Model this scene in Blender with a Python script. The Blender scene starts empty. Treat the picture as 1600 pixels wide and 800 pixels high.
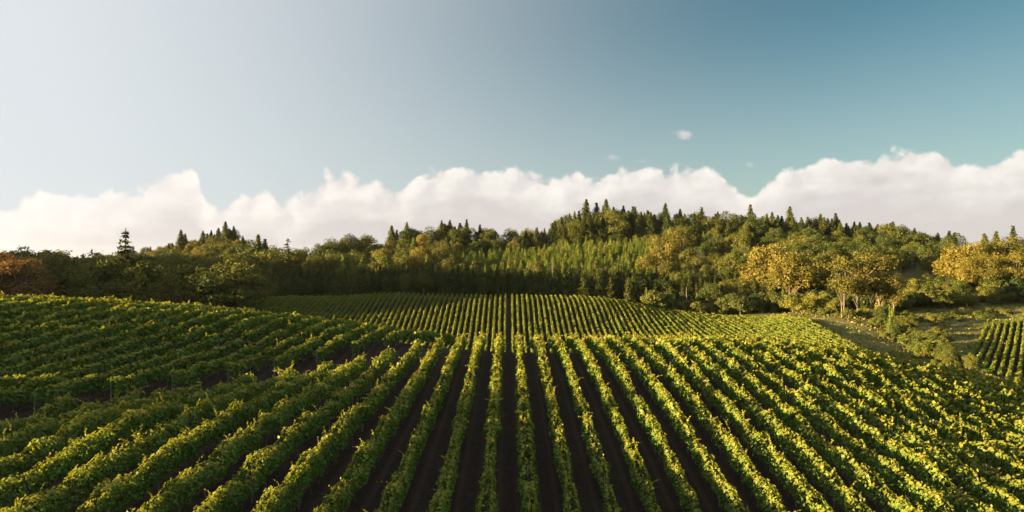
import bpy, math, random
import numpy as np
from mathutils import Vector

S = bpy.context.scene
COL = S.collection
R = math.radians

# ------------------------------------------------------------------ camera
CAMZ = 16.0
cam_data = bpy.data.cameras.new("camera")
cam = bpy.data.objects.new("camera", cam_data)
COL.objects.link(cam)
cam.location = (0, 0, CAMZ)
cam.rotation_euler = (R(90), 0, -0.0047)
cam_data.sensor_width = 36.0
cam_data.lens = 36.0 * 1062 / 1600
cam_data.clip_start = 0.5
cam_data.clip_end = 20000
S.camera = cam

# ------------------------------------------------------------------ light, sky, exposure
SUN_AZ, SUN_EL = -106.0, 7.8          # degrees, azimuth from +Y towards +X
SUN_DIR = Vector((math.sin(R(SUN_AZ)) * math.cos(R(SUN_EL)), math.cos(R(SUN_AZ)) * math.cos(R(SUN_EL)), math.sin(R(SUN_EL))))
sun_data = bpy.data.lights.new("sun", 'SUN')
sun_data.energy = 5.0
sun_data.angle = R(0.55)
sun_data.color = (1.0, 0.70, 0.32)
sun = bpy.data.objects.new("sun", sun_data)
COL.objects.link(sun)
sun.location = SUN_DIR * 300
sun.rotation_euler = SUN_DIR.to_track_quat('Z', 'Y').to_euler()

EXPOSURE = 3.0
S.view_settings.view_transform = 'Standard'
S.view_settings.look = 'None'
S.view_settings.exposure = EXPOSURE
S.view_settings.gamma = 1.0
S.view_settings.use_curve_mapping = False
S.cycles.max_bounces = 6
S.cycles.diffuse_bounces = 3
S.cycles.transmission_bounces = 4
S.cycles.transparent_max_bounces = 4
S.cycles.sample_clamp_indirect = 4.0
S.cycles.use_denoising = True
S.render.filter_size = 1.7

class NT:
    """small helper for writing node trees"""
    def __init__(self, tree):
        self.t = tree
    def n(self, kind, **kw):
        nd = self.t.nodes.new(kind)
        for k, v in kw.items():
            setattr(nd, k, v)
        return nd
    def put(self, sock, v):
        if isinstance(v, bpy.types.NodeSocket):
            self.t.links.new(v, sock)
        elif v is not None:
            sock.default_value = v
    def math(self, op, a, b=None, c=None, clamp=False):
        nd = self.n('ShaderNodeMath', operation=op, use_clamp=clamp)
        self.put(nd.inputs[0], a); self.put(nd.inputs[1], b); self.put(nd.inputs[2], c)
        return nd.outputs[0]
    def vmath(self, op, a, b=None, scale=None):
        nd = self.n('ShaderNodeVectorMath', operation=op)
        self.put(nd.inputs[0], a); self.put(nd.inputs[1], b)
        if scale is not None: self.put(nd.inputs['Scale'], scale)
        return nd.outputs['Value'] if op in ('DOT_PRODUCT', 'LENGTH') else nd.outputs[0]
    def mix(self, f, a, b, blend='MIX'):
        nd = self.n('ShaderNodeMix', data_type='RGBA', blend_type=blend)
        nd.clamp_factor = True
        self.put(nd.inputs[0], f); self.put(nd.inputs[6], a); self.put(nd.inputs[7], b)
        return nd.outputs[2]
    def smooth(self, x, a, b, lo=0.0, hi=1.0):
        nd = self.n('ShaderNodeMapRange', interpolation_type='SMOOTHSTEP')
        self.put(nd.inputs[0], x); self.put(nd.inputs[1], a); self.put(nd.inputs[2], b)
        self.put(nd.inputs[3], lo); self.put(nd.inputs[4], hi)
        return nd.outputs[0]
    def noise(self, vec, scale, detail=4, rough=0.55, dist=0.0):
        nd = self.n('ShaderNodeTexNoise')
        self.put(nd.inputs['Vector'], vec)
        nd.inputs['Scale'].default_value = scale
        nd.inputs['Detail'].default_value = detail
        nd.inputs['Roughness'].default_value = rough
        nd.inputs['Distortion'].default_value = dist
        return nd.outputs['Fac']
    def billow(self, vec, scale):
        nd = self.n('ShaderNodeTexVoronoi', feature='F1')
        self.put(nd.inputs['Vector'], vec)
        nd.inputs['Scale'].default_value = scale
        return nd.outputs['Distance']

world = bpy.data.worlds.new("World")
S.world = world
world.use_nodes = True
world.cycles.sampling_method = 'MANUAL'
world.cycles.sample_map_resolution = 512
wt = world.node_tree
wt.nodes.clear()
W = NT(wt)
SKY_STRENGTH = 0.12
SKY_TINT = tuple(v / 2 ** EXPOSURE for v in (0.54, 0.91, 0.96)) + (1,)
sky = W.n('ShaderNodeTexSky', sky_type='NISHITA')
sky.sun_disc = False
sky.sun_elevation = R(SUN_EL)
sky.sun_rotation = R(SUN_AZ)
sky.altitude = 100
sky.air_density = 1.0
sky.dust_density = 1.0
sky.ozone_density = 1.0
coord = W.n('ShaderNodeTexCoord').outputs['Generated']
sep = W.n('ShaderNodeSeparateXYZ'); W.put(sep.inputs[0], coord)
dx, dy, dz = sep.outputs
azim = W.math('ARCTAN2', dx, dy)                       # 0 straight ahead, + to the right
elev = W.math('ARCSINE', dz)
k = 1.0 / SKY_STRENGTH / 2 ** EXPOSURE
def sc(c, m=1.0): return (c[0] * k * m, c[1] * k * m, c[2] * k * m, 1)

glow = W.vmath('DOT_PRODUCT', coord, tuple(SUN_DIR))
air = W.mix(1.0, sky.outputs[0], SKY_TINT, 'MULTIPLY')
whit = W.smooth(glow, -0.64, 0.50)
low = W.smooth(elev, 0.36, 0.0, 0.0, 0.42)
wmix = W.math('ADD', W.math('MULTIPLY', whit, 0.97), W.math('MULTIPLY', low, W.math('SUBTRACT', 1.0, whit)), clamp=True)
air = W.mix(wmix, air, sc((0.79, 0.825, 0.86)))
air = W.mix(W.smooth(elev, 0.40, 0.75, 0.0, 0.85), air, sc((1.2, 1.22, 1.28)))     # unseen overhead brightness, added to lift the ambient light
# cumulus bank: how high its top stands in each direction (photo columns turned into bearings), roughened by billows
PROFILE = [(-400,335),(-100,330),(0,318),(60,308),(100,300),(170,297),(230,288),(262,268),(300,263),(320,296),(345,325),(368,308),(400,292),(425,292),(442,312),(470,306),(500,284),(540,272),(570,282),(600,286),(625,293),(660,274),(700,266),(740,264),(800,265),(840,266),(870,277),(905,262),(920,274),(950,270),(980,262),(1040,262),(1090,257),(1130,270),(1160,290),(1182,306),(1200,286),(1240,262),(1290,246),(1350,239),(1410,233),(1480,236),(1530,252),(1570,246),(1600,230),(1700,222),(1850,250),(2000,280)]
AZ0, AZ1, ELM = -0.95, 1.0, 0.30
fc = W.n('ShaderNodeFloatCurve')
cv = fc.mapping.curves[0]
pts = []
for px, py in PROFILE:
    pts.append(((math.atan((px - 800) / 1062) - AZ0) / (AZ1 - AZ0), math.atan((400 - py) / math.hypot(1062, px - 800)) / ELM))
while len(cv.points) < len(pts): cv.points.new(0.5, 0.5)
for p, (x, y) in zip(cv.points, pts):
    p.location = (x, y); p.handle_type = 'AUTO_CLAMPED'
fc.mapping.update()
W.put(fc.inputs['Value'], W.math('DIVIDE', W.math('SUBTRACT', azim, AZ0), AZ1 - AZ0, clamp=True))
top = W.math('MULTIPLY', fc.outputs[0], ELM)
def cloud_rough(vec):
    b1 = W.billow(vec, 26.0); b2 = W.billow(vec, 60.0); n1 = W.noise(vec, 38.0, 7, 0.62, 0.6); n0 = W.noise(vec, 9.0, 3)
    a = W.math('MULTIPLY', W.math('SUBTRACT', 0.42, b1), 0.030)
    b = W.math('MULTIPLY', W.math('SUBTRACT', 0.42, b2), 0.012)
    c = W.math('MULTIPLY', W.math('SUBTRACT', n1, 0.5), 0.040)
    return W.math('ADD', W.math('ADD', a, b), c), n0, n1
rough, n0, n1 = cloud_rough(coord)
side = W.vmath('ADD', coord, (-0.016, 0.0, 0.010))
rough2, _, _ = cloud_rough(side)
depth = W.math('SUBTRACT', W.math('ADD', top, W.math('MULTIPLY', rough, 0.75)), elev)     # how far under the cloud top
dens = W.smooth(depth, -0.0025, 0.0075)
relief = W.smooth(W.math('SUBTRACT', rough, rough2), -0.018, 0.016)                        # side turned to the sun
flat = W.vmath('MULTIPLY', coord, (1.0, 1.0, 3.2))
n2 = W.noise(flat, 7.0, 5, 0.5, 0.4); n3 = W.noise(flat, 22.0, 5, 0.55)
wob = W.math('ADD', W.math('MULTIPLY', W.math('SUBTRACT', n2, 0.5), 0.11), W.math('MULTIPLY', W.math('SUBTRACT', n3, 0.5), 0.035))
lowness = W.smooth(W.math('ADD', depth, wob), 0.008, 0.075)
body = W.mix(lowness, sc((1.0, 0.955, 0.88)), sc((0.70, 0.65, 0.63)))
body = W.mix(W.math('MULTIPLY', W.math('SUBTRACT', 1.0, relief), W.math('SUBTRACT', 0.75, W.math('MULTIPLY', lowness, 0.5))), body, sc((0.735, 0.685, 0.68)))
sunny = W.smooth(glow, -0.1, 0.62)
body = W.mix(W.math('MULTIPLY', sunny, W.math('SUBTRACT', 0.95, W.math('MULTIPLY', lowness, 0.45))), body, sc((1.08, 1.02, 0.96)))
# the bank thins out at its foot, down to the milky air of the horizon
foot = W.smooth(elev, 0.0, 0.045, 0.75, 1.0)
dens = W.math('MULTIPLY', dens, foot)
skyc = W.mix(W.math('MULTIPLY', dens, 0.97), air, body)
# small loose shreds above the bank
def shred(px, py, rx, ry, amount):
    a0 = math.atan((px - 800) / 1062); e0 = math.atan((400 - py) / math.hypot(1062, px - 800))
    u = W.math('DIVIDE', W.math('SUBTRACT', azim, a0), rx); v = W.math('DIVIDE', W.math('SUBTRACT', elev, e0), ry)
    v = W.math('ADD', v, W.math('MULTIPLY', u, 0.25))
    d2 = W.math('ADD', W.math('MULTIPLY', u, u), W.math('MULTIPLY', v, v))
    m = W.math('SUBTRACT', W.math('ADD', W.math('MULTIPLY', n1, 2.2), -0.25), d2)
    return W.math('MULTIPLY', W.smooth(m, 0.1, 1.0), amount)
for args in ((1072, 211, 0.017, 0.0095, 0.75), (962, 246, 0.015, 0.006, 0.5), (1177, 257, 0.007, 0.005, 0.3), (1010, 252, 0.013, 0.005, 0.2)):
    skyc = W.mix(shred(*args), skyc, sc((0.86, 0.80, 0.80)))
bg = W.n('ShaderNodeBackground')
W.put(bg.inputs['Color'], skyc)
bg.inputs['Strength'].default_value = SKY_STRENGTH
W.t.links.new(bg.outputs[0], W.n('ShaderNodeOutputWorld').inputs['Surface'])

# ------------------------------------------------------------------ terrain
CAN = 2.0     # height of a vine canopy above the ground
TOP = [ # X, Y, metres below the camera of the canopy tops
 (0,34,12.8),(0,54.3,11.25),(0,72.9,9.75),(0,81,9.85),(0,22,13.4),(0,8,14.2),(-20,8,10.6),(20,8,14.6),(-40,8,9.6),(45,12,15.2),(-70,20,7.5),(80,30,17.5),
 (-8,28,10.7),(-12,35,10.3),(-20,27,10.0),(-15,41,9.6),(-19,41.6,9.3),(-24,37,9.1),(-31,41.5,9.4),(-25,54,9.9),(-19.6,66,10.0),(-12.6,73.6,9.95),(-3.5,31.5,11.8),
 (5,36.3,13.5),(19.5,36,13.7),(28.7,37.9,13.7),(33,44,13.5),(10.35,48.5,11.7),(19.5,71,9.75),(23,80,9.6),(30.5,80,9.8),(38,80,10.5),(44.4,78,11.75),(51,77,13.0),(57.6,76,14.5),(42.5,56,13.5),(66,60,16.0),(8,80,9.65),
 (-38,50.8,9.8),(-35.9,54.8,9.8),(-30.3,65,9.95),(-23.4,71,10.0),(-16.8,76,10.0),
 (-53,81,4.8),(-58.4,78,4.55),(-75,85,4.6),(-47,84,5.4),(-40,86,6.07),(-32.4,87,6.96),(-24.2,87,8.0),(-15.8,86,9.07),(-7.5,84,9.7),(-44,66,7.3),(-47.8,73.1,6.4),(-52,60,7.4),(-80,60,5.0),(-120,50,5.0),
 (0,110,15.5),(0,140,20.5),(0,172,25),(0,185,24.2),(40,110,15.8),(40,140,20),(40,170,23.5),(-40,120,14),(-40,150,19.5),(-40,175,23),(-80,120,11),(-80,160,17),(70,100,18.5),(60,150,21.8),(-60,100,8.5),(-110,100,7.5),
 (0,197,21.5),(-30,197,21.8),(30,197,21.8),(60,188,21.6),(-10,222,14.4),(30,222,15.2),(-40,222,14.4),(0,235,13.0),(-55.7,232,13.3),(-43,236,12.4),(-21,236,13.0),(23.3,236,13.5),(36,234,14.5),(45,232,16.2),(57,228,18.3),(68.5,224,19.1),(82,215,19.4),(-64,215,16.8),
 (75.6,150,20.5),(84,200,18.8),(75,175,20.4),(146,205,19.3),(108.6,158,21.8),(92,122,22.4),(130,140,22),(165,195,18)]
GRD = [ # X, Y, metres below the camera of the ground itself
 (88,137,23),(102,202,19.6),(141,213,20.3),(99,150,24.4),(106,178,23.6),(92,200,20),(90,172,21.6),(178,235,15.5),(156,235,17.7),(104,212,18.8),(122,215,20.2),(200,215,14),
 (-91.8,235,16.4),(-76,235,15.2),(0,262,17),(-60,262,17.5),(60,262,20.5),(100,250,19),
 (0,300,9.5),(45,300,9.5),(0,340,4),(50,340,2),(95,340,3),(50,372,-1),(0,400,1),(48,430,-12),(90,430,-11),(-38,400,-3),(-75,380,3),(-100,340,8),(-110,300,13),
 (148,420,-8),(190,400,-3),(216,380,1),(245,370,7),(150,330,5),(200,310,8),(130,280,13),(220,270,8),(260,300,4),
 (-214,500,-6),(-190,470,-4),(-240,470,1),(-150,480,5),(-130,440,11),(-300,450,10),(-190,420,2.5),(-150,205,20.5),(-110,205,20.5),(-80,255,19.5),(-140,300,16),(-200,300,17),
 (-300,60,0),(-240,182,9),(-300,148,-20),(-300,172,-14),(-300,200,-3),(-300,240,6),(-400,150,-24),(-400,220,-12),(-300,330,9),(300,100,20),(300,200,10),(350,400,5),(0,700,10),(-300,700,12),(300,700,10),(0,-60,15),(-150,-60,10),(150,-60,18),(120,80,22),(-200,20,6)]  # western ridge raised out of view so its trees shade the far belt
_P = np.array([(a, b, -(c + CAN)) for a, b, c in TOP] + [(a, b, -c) for a, b, c in GRD], float)
_C2 = 8.0 ** 2
def _ker(ax, ay, bx, by):
    return np.sqrt((ax[:, None] - bx[None]) ** 2 + (ay[:, None] - by[None]) ** 2 + _C2)
_K = -_ker(_P[:, 0], _P[:, 1], _P[:, 0], _P[:, 1])
_n = len(_P)
_A = np.zeros((_n + 3, _n + 3)); _A[:_n, :_n] = _K + 1.0 * np.eye(_n)
_Q = np.stack([np.ones(_n), _P[:, 0] / 100, _P[:, 1] / 100], 1)
_A[:_n, _n:] = _Q; _A[_n:, :_n] = _Q.T
_w = np.linalg.solve(_A, np.concatenate([_P[:, 2], np.zeros(3)]))
def rel(X, Y):
    """ground height relative to the camera"""
    X = np.atleast_1d(np.asarray(X, float)); Y = np.atleast_1d(np.asarray(Y, float))
    out = np.empty(X.size); x = X.ravel(); y = Y.ravel()
    for i in range(0, x.size, 20000):
        a, b = x[i:i + 20000], y[i:i + 20000]
        r = -_ker(a, b, _P[:, 0], _P[:, 1]) @ _w[:_n] + _w[_n] + _w[_n + 1] * a / 100 + _w[_n + 2] * b / 100
        d = np.sqrt((a / 330) ** 2 + ((b - 250) / 420) ** 2)
        f = np.clip((d - 1.0) / 0.9, 0, 1); f = f * f * (3 - 2 * f)
        out[i:i + 20000] = r * (1 - f) + f * (-14.0)
    return out.reshape(X.shape)
def gz(X, Y): return rel(X, Y) + CAMZ

# ------------------------------------------------------------------ materials
def leaf_material(name, dark, light, young=None, transl=0.32, scale=0.35, rnd=0.5):
    m = bpy.data.materials.new(name); m.use_nodes = True
    t = m.node_tree; t.nodes.clear(); N = NT(t)
    g = N.n('ShaderNodeNewGeometry')
    info = N.n('ShaderNodeObjectInfo')
    f = N.noise(g.outputs['Position'], scale, 3)
    f = N.math('ADD', N.math('MULTIPLY', N.math('SUBTRACT', f, 0.5), 1.3), N.math('ADD', 0.5, N.math('MULTIPLY', N.math('SUBTRACT', info.outputs['Random'], 0.5), rnd)), clamp=True)
    tint = N.n('ShaderNodeAttribute', attribute_name='tint')
    c = N.mix(f, (*dark, 1), (*light, 1))
    v = N.math('ADD', 0.72, N.math('MULTIPLY', tint.outputs['Fac'], 0.56))
    c = N.mix(1.0, c, N.n('ShaderNodeCombineXYZ').outputs[0], 'MULTIPLY') if False else c
    hsv = N.n('ShaderNodeHueSaturation'); N.put(hsv.inputs['Value'], v); N.put(hsv.inputs['Color'], c)
    N.put(hsv.inputs['Hue'], N.math('ADD', 0.49, N.math('MULTIPLY', tint.outputs['Fac'], 0.02)))
    c = hsv.outputs[0]
    if young is not None:
        y = N.n('ShaderNodeAttribute', attribute_name='young')
        c = N.mix(y.outputs['Fac'], c, (*young, 1))  # yellow of young leaves, also carrying sunlight painted on the vine tops
    d = N.n('ShaderNodeBsdfDiffuse'); N.put(d.inputs[0], c)
    tr = N.n('ShaderNodeBsdfTranslucent'); N.put(tr.inputs[0], N.mix(1.0, c, (1.15, 1.1, 0.55, 1), 'MULTIPLY'))
    gl = N.n('ShaderNodeBsdfGlossy'); gl.inputs['Roughness'].default_value = 0.5; gl.inputs[0].default_value = (0.8, 0.85, 0.8, 1)
    mx = N.n('ShaderNodeMixShader'); mx.inputs[0].default_value = transl
    t.links.new(d.outputs[0], mx.inputs[1]); t.links.new(tr.outputs[0], mx.inputs[2])
    m2 = N.n('ShaderNodeMixShader'); m2.inputs[0].default_value = 0.012
    t.links.new(mx.outputs[0], m2.inputs[1]); t.links.new(gl.outputs[0], m2.inputs[2])
    t.links.new(m2.outputs[0], N.n('ShaderNodeOutputMaterial').inputs[0])
    return m
def solid_material(name, a, b, scale=3.0, rough=0.9):
    m = bpy.data.materials.new(name); m.use_nodes = True
    t = m.node_tree; N = NT(t); p = t.nodes['Principled BSDF']
    f = N.noise(N.n('ShaderNodeTexCoord').outputs['Object'], scale, 5, 0.6)
    N.put(p.inputs['Base Color'], N.mix(N.smooth(f, 0.3, 0.7), (*a, 1), (*b, 1)))
    p.inputs['Roughness'].default_value = rough
    return m
M = {
 'vine': leaf_material('vine_leaf', (0.048, 0.100, 0.016), (0.096, 0.150, 0.025), (0.208, 0.184, 0.024), 0.38, 0.5, 0.35),
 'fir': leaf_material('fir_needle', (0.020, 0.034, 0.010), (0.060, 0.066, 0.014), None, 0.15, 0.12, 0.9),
 'young_fir': leaf_material('young_fir_needle', (0.072, 0.104, 0.017), (0.128, 0.155, 0.025), None, 0.15, 0.1, 0.9),
 'green': leaf_material('green_leaf', (0.024, 0.040, 0.009), (0.085, 0.088, 0.015), None, 0.2, 0.1, 0.9),
 'gold': leaf_material('golden_leaf', (0.060, 0.063, 0.012), (0.125, 0.103, 0.018), None, 0.22, 0.1, 0.9),
 'rust': leaf_material('rusty_leaf', (0.070, 0.045, 0.018), (0.115, 0.066, 0.022), None, 0.3, 0.1, 0.6),
 'shrub': leaf_material('shrub_leaf', (0.050, 0.070, 0.013), (0.140, 0.132, 0.021), None, 0.3, 0.25, 0.9),
 'grass': leaf_material('grass_blade', (0.065, 0.078, 0.017), (0.140, 0.122, 0.029), None, 0.25, 0.3, 0.2),
 'bark': solid_material('bark', (0.075, 0.055, 0.038), (0.17, 0.13, 0.095), 1.5),
 'pale_bark': solid_material('pale_bark', (0.075, 0.06, 0.045), (0.15, 0.125, 0.10), 0.8),
 'wood': solid_material('post_wood', (0.085, 0.07, 0.055), (0.17, 0.15, 0.125), 6.0),
 'steel': solid_material('galvanised_steel', (0.30, 0.30, 0.30), (0.42, 0.42, 0.41), 8.0, 0.5),
 'vine_bark': solid_material('vine_bark', (0.045, 0.033, 0.024), (0.10, 0.075, 0.055), 9.0),
}
def ground_material():
    m = bpy.data.materials.new('earth_and_grass'); m.use_nodes = True
    t = m.node_tree; N = NT(t); p = t.nodes['Principled BSDF']
    pos = N.n('ShaderNodeNewGeometry').outputs['Position']
    soil_a = N.n('ShaderNodeAttribute', attribute_name='soil').outputs['Fac']
    dry_a = N.n('ShaderNodeAttribute', attribute_name='dry').outputs['Fac']
    big = N.noise(pos, 0.07, 5); mid = N.noise(pos, 0.5, 5, 0.65); fine = N.noise(pos, 4.5, 6, 0.7)
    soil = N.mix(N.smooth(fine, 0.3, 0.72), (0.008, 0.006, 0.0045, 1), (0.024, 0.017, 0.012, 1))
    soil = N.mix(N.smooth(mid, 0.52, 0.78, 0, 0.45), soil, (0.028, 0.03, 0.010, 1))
    sx = N.n('ShaderNodeSeparateXYZ'); N.put(sx.inputs[0], pos)
    rut = N.math('ABSOLUTE', N.math('SUBTRACT', N.math('ABSOLUTE', N.math('SUBTRACT', N.math('FRACT', N.math('ADD', N.math('DIVIDE', sx.outputs[0], 2.3), 0.5)), 0.5)), 0.235))
    rutm = N.smooth(N.math('ADD', rut, N.math('MULTIPLY', N.math('SUBTRACT', fine, 0.5), 0.12)), 0.11, 0.03, 0.0, 0.45)
    soil = N.mix(rutm, soil, (0.036, 0.025, 0.018, 1))
    weed = N.smooth(N.noise(pos, 1.3, 6, 0.75), 0.58, 0.70, 0.0, 0.75)
    soil = N.mix(N.math('MULTIPLY', weed, N.math('SUBTRACT', 1.0, rutm)), soil, (0.030, 0.038, 0.010, 1))
    grass = N.mix(N.smooth(big, 0.35, 0.65), (0.042, 0.058, 0.013, 1), (0.090, 0.086, 0.022, 1))
    grass = N.mix(N.smooth(mid, 0.4, 0.7, 0, 0.6), grass, (0.12, 0.10, 0.035, 1))
    grass = N.mix(N.smooth(fine, 0.35, 0.7, 0, 0.5), grass, (0.05, 0.055, 0.014, 1))
    dry = N.mix(N.smooth(fine, 0.3, 0.7), (0.17, 0.115, 0.055, 1), (0.27, 0.19, 0.095, 1))
    jit = N.math('MULTIPLY', N.math('SUBTRACT', mid, 0.5), 0.7)
    c = N.mix(N.smooth(N.math('ADD', soil_a, jit), 0.3, 0.7), grass, soil)
    c = N.mix(N.smooth(N.math('ADD', dry_a, jit), 0.35, 0.7), c, dry)
    N.put(p.inputs['Base Color'], c)
    p.inputs['Roughness'].default_value = 1.0
    p.inputs['Specular IOR Level'].default_value = 0.1
    b = N.n('ShaderNodeBump'); b.inputs['Strength'].default_value = 0.9; b.inputs['Distance'].default_value = 0.12
    N.put(b.inputs['Height'], fine)
    t.links.new(b.outputs[0], p.inputs['Normal'])
    return m
M['ground'] = ground_material()

# ------------------------------------------------------------------ helpers
def link(name, mesh, parent=None):
    o = bpy.data.objects.new(name, mesh); COL.objects.link(o)
    if parent is not None: o.parent = parent
    return o
def tag(o, label=None, cat=None, group=None, kind=None):
    if label: o['label'] = label
    if cat: o['category'] = cat
    if group: o['group'] = group
    if kind: o['kind'] = kind
    return o
def mesh_np(name, verts, faces, mat, attrs=None, smooth=False):
    """verts (n,3), faces (m,4) or (m,3) int arrays -> mesh"""
    me = bpy.data.meshes.new(name)
    n, (m, kk) = len(verts), faces.shape
    me.vertices.add(n); me.vertices.foreach_set('co', np.ascontiguousarray(verts, dtype=np.float32).ravel())
    me.loops.add(m * kk); me.loops.foreach_set('vertex_index', np.ascontiguousarray(faces, dtype=np.int32).ravel())
    me.polygons.add(m)
    me.polygons.foreach_set('loop_start', np.arange(0, m * kk, kk, dtype=np.int32))
    try: me.polygons.foreach_set('loop_total', np.full(m, kk, dtype=np.int32))
    except Exception: pass
    if smooth: me.polygons.foreach_set('use_smooth', np.ones(m, dtype=bool))
    for an, (dom, vals) in (attrs or {}).items():
        a = me.attributes.new(an, 'FLOAT', dom); a.data.foreach_set('value', np.ascontiguousarray(vals, dtype=np.float32))
    me.materials.append(mat)
    me.update(calc_edges=True)
    return me
def leaf_quads(P, Nrm, size, rng, long=1.25):
    """kite shaped folded leaves at P facing Nrm"""
    n = len(P)
    Nrm = Nrm / np.maximum(np.linalg.norm(Nrm, axis=1, keepdims=True), 1e-6)
    r = rng.normal(size=(n, 3))
    T = r - (r * Nrm).sum(1, keepdims=True) * Nrm
    T /= np.maximum(np.linalg.norm(T, axis=1, keepdims=True), 1e-6)
    B = np.cross(Nrm, T)
    s = size[:, None]
    V = np.empty((n, 4, 3))
    V[:, 0] = P + T * s * 0.55 * long
    V[:, 1] = P + B * s * 0.5 - Nrm * s * 0.14 + T * s * 0.08
    V[:, 2] = P - T * s * 0.45 * long
    V[:, 3] = P - B * s * 0.5 - Nrm * s * 0.14 + T * s * 0.08
    return V.reshape(-1, 3), np.arange(n * 4, dtype=np.int32).reshape(n, 4)
def tube(points, radii, sides=6):
    """one tapered tube along points -> verts, quads"""
    pts = [Vector(p) for p in points]; V = []; F = []
    for i, p in enumerate(pts):
        d = (pts[min(i + 1, len(pts) - 1)] - pts[max(i - 1, 0)]).normalized()
        a = d.orthogonal().normalized() if abs(d.z) < 0.9 else Vector((1, 0, 0)) - d * d.x
        a.normalize(); b = d.cross(a)
        for j in range(sides):
            an = 2 * math.pi * j / sides
            V.append(p + (a * math.cos(an) + b * math.sin(an)) * radii[i])
    for i in range(len(pts) - 1):
        for j in range(sides):
            F.append((i * sides + j, i * sides + (j + 1) % sides, (i + 1) * sides + (j + 1) % sides, (i + 1) * sides + j))
    return V, F
def tubes_mesh(name, tubes, mat):
    V = []; F = []
    for pts, rad, sides in tubes:
        v, f = tube(pts, rad, sides); o = len(V)
        V += v; F += [tuple(i + o for i in q) for q in f]
    return mesh_np(name, np.array([tuple(v) for v in V]), np.array(F, dtype=np.int32), mat, smooth=True)
ONES = ['', 'first', 'second', 'third', 'fourth', 'fifth', 'sixth', 'seventh', 'eighth', 'ninth', 'tenth', 'eleventh', 'twelfth', 'thirteenth', 'fourteenth', 'fifteenth', 'sixteenth', 'seventeenth', 'eighteenth', 'nineteenth']
TENS = ['', '', 'twent', 'thirt', 'fort', 'fift', 'sixt', 'sevent', 'eight', 'ninet']
def ordinal(n):
    if n >= 100: return '%d%s' % (n, 'th' if 10 < n % 100 < 14 else {1: 'st', 2: 'nd', 3: 'rd'}.get(n % 10, 'th'))
    if n < 20: return ONES[n]
    return TENS[n // 10] + ('ieth' if n % 10 == 0 else 'y-' + ONES[n % 10])
F_PX = 1062.0
def at_px(px, Y):   # bearing of a photo column at a distance Y -> X
    return (px - 795.0) / F_PX * Y

# ------------------------------------------------------------------ ground sheet
def axis(dense0, dense1, step, far, grow=1.18):
    c = list(np.arange(dense0, dense1 + step / 2, step)); s = step; a = dense1
    while a < far: s *= grow; a += s; c.append(a)
    s = step; a = dense0
    while a > -far: s *= grow; a -= s; c.insert(0, a)
    return np.array(c)
gxs = axis(-130, 190, 1.6, 5000); gys = axis(-10, 270, 1.6, 5000)
GX, GY = np.meshgrid(gxs, gys); nx, ny = len(gxs), len(gys)
GZ = gz(GX, GY)
idx = np.arange(nx * ny, dtype=np.int32).reshape(ny, nx)
gf = np.stack([idx[:-1, :-1], idx[:-1, 1:], idx[1:, 1:], idx[1:, :-1]], -1).reshape(-1, 4)
LN_P, LN_D = np.array([-31.0, 41.5]), np.array([math.sin(R(29)), math.cos(R(29))])
LN_N = np.array([-LN_D[1], LN_D[0]])
def lane_sd(X, Y):   # distance to the left of the headland lane's near edge
    return (X - LN_P[0]) * LN_N[0] + (Y - LN_P[1]) * LN_N[1]
def lane_width(X, Y):
    t = (X - LN_P[0]) * LN_D[0] + (Y - LN_P[1]) * LN_D[1]
    return np.clip(8.6 - t * 0.085, 4.0, 9.5)
def sstep(x, a, b):
    u = np.clip((x - a) / (b - a), 0, 1); return u * u * (3 - 2 * u)
def seg_dist(X, Y, line):
    d = np.full(np.shape(X), 1e9)
    for (x0, y0), (x1, y1) in zip(line[:-1], line[1:]):
        vx, vy = x1 - x0, y1 - y0; t = np.clip(((X - x0) * vx + (Y - y0) * vy) / (vx * vx + vy * vy), 0, 1)
        d = np.minimum(d, np.hypot(X - x0 - t * vx, Y - y0 - t * vy))
    return d
KNOLL_END = lambda x: np.interp(x, [-95, -66, -56, -43, 23, 36, 45, 57, 68, 82], [238, 237, 237, 238, 239, 238, 237, 234, 230, 222])
KNOLL_RIGHT = lambda y: np.interp(y, [130, 150, 200, 225], [76, 80, 89, 90])
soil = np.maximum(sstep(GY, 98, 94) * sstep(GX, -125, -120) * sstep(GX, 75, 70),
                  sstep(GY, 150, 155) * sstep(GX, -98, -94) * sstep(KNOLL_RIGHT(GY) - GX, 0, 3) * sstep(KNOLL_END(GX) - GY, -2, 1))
rb = np.array([[90, 119], [109, 159], [146, 207], [205, 207], [175, 119]])
def inside(X, Y, poly):
    c = np.zeros(np.shape(X), bool); j = len(poly) - 1
    for i in range(len(poly)):
        xi, yi = poly[i]; xj, yj = poly[j]
        c ^= ((yi > Y) != (yj > Y)) & (X < (xj - xi) * (Y - yi) / (yj - yi + 1e-12) + xi); j = i
    return c
soil = np.maximum(soil, inside(GX, GY, rb) * 0.8)
TRACK = [(83, 218), (96, 207), (104, 200), (101, 190), (99, 178)]
BANK = [(113, 196), (122, 200), (134, 206), (146, 212)]
dry = np.maximum(sstep(seg_dist(GX, GY, [(98, 205), (101, 196), (100, 186)]), 2.6, 0.6) * 0.55, sstep(seg_dist(GX, GY, BANK), 2.2, 0.4) * 0.6)
dry = np.maximum(dry, 0.42 * sstep(seg_dist(GX, GY, [(82, 216), (97, 206)]), 9, 4))
dry = np.maximum(dry, 0.75 * sstep(seg_dist(GX, GY, [(-215, 455), (-180, 450)]), 16, 8))
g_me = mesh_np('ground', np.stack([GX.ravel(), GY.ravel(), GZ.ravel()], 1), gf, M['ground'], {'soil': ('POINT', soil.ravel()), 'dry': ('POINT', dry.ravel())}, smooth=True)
tag(link('ground', g_me), kind='structure')

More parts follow.
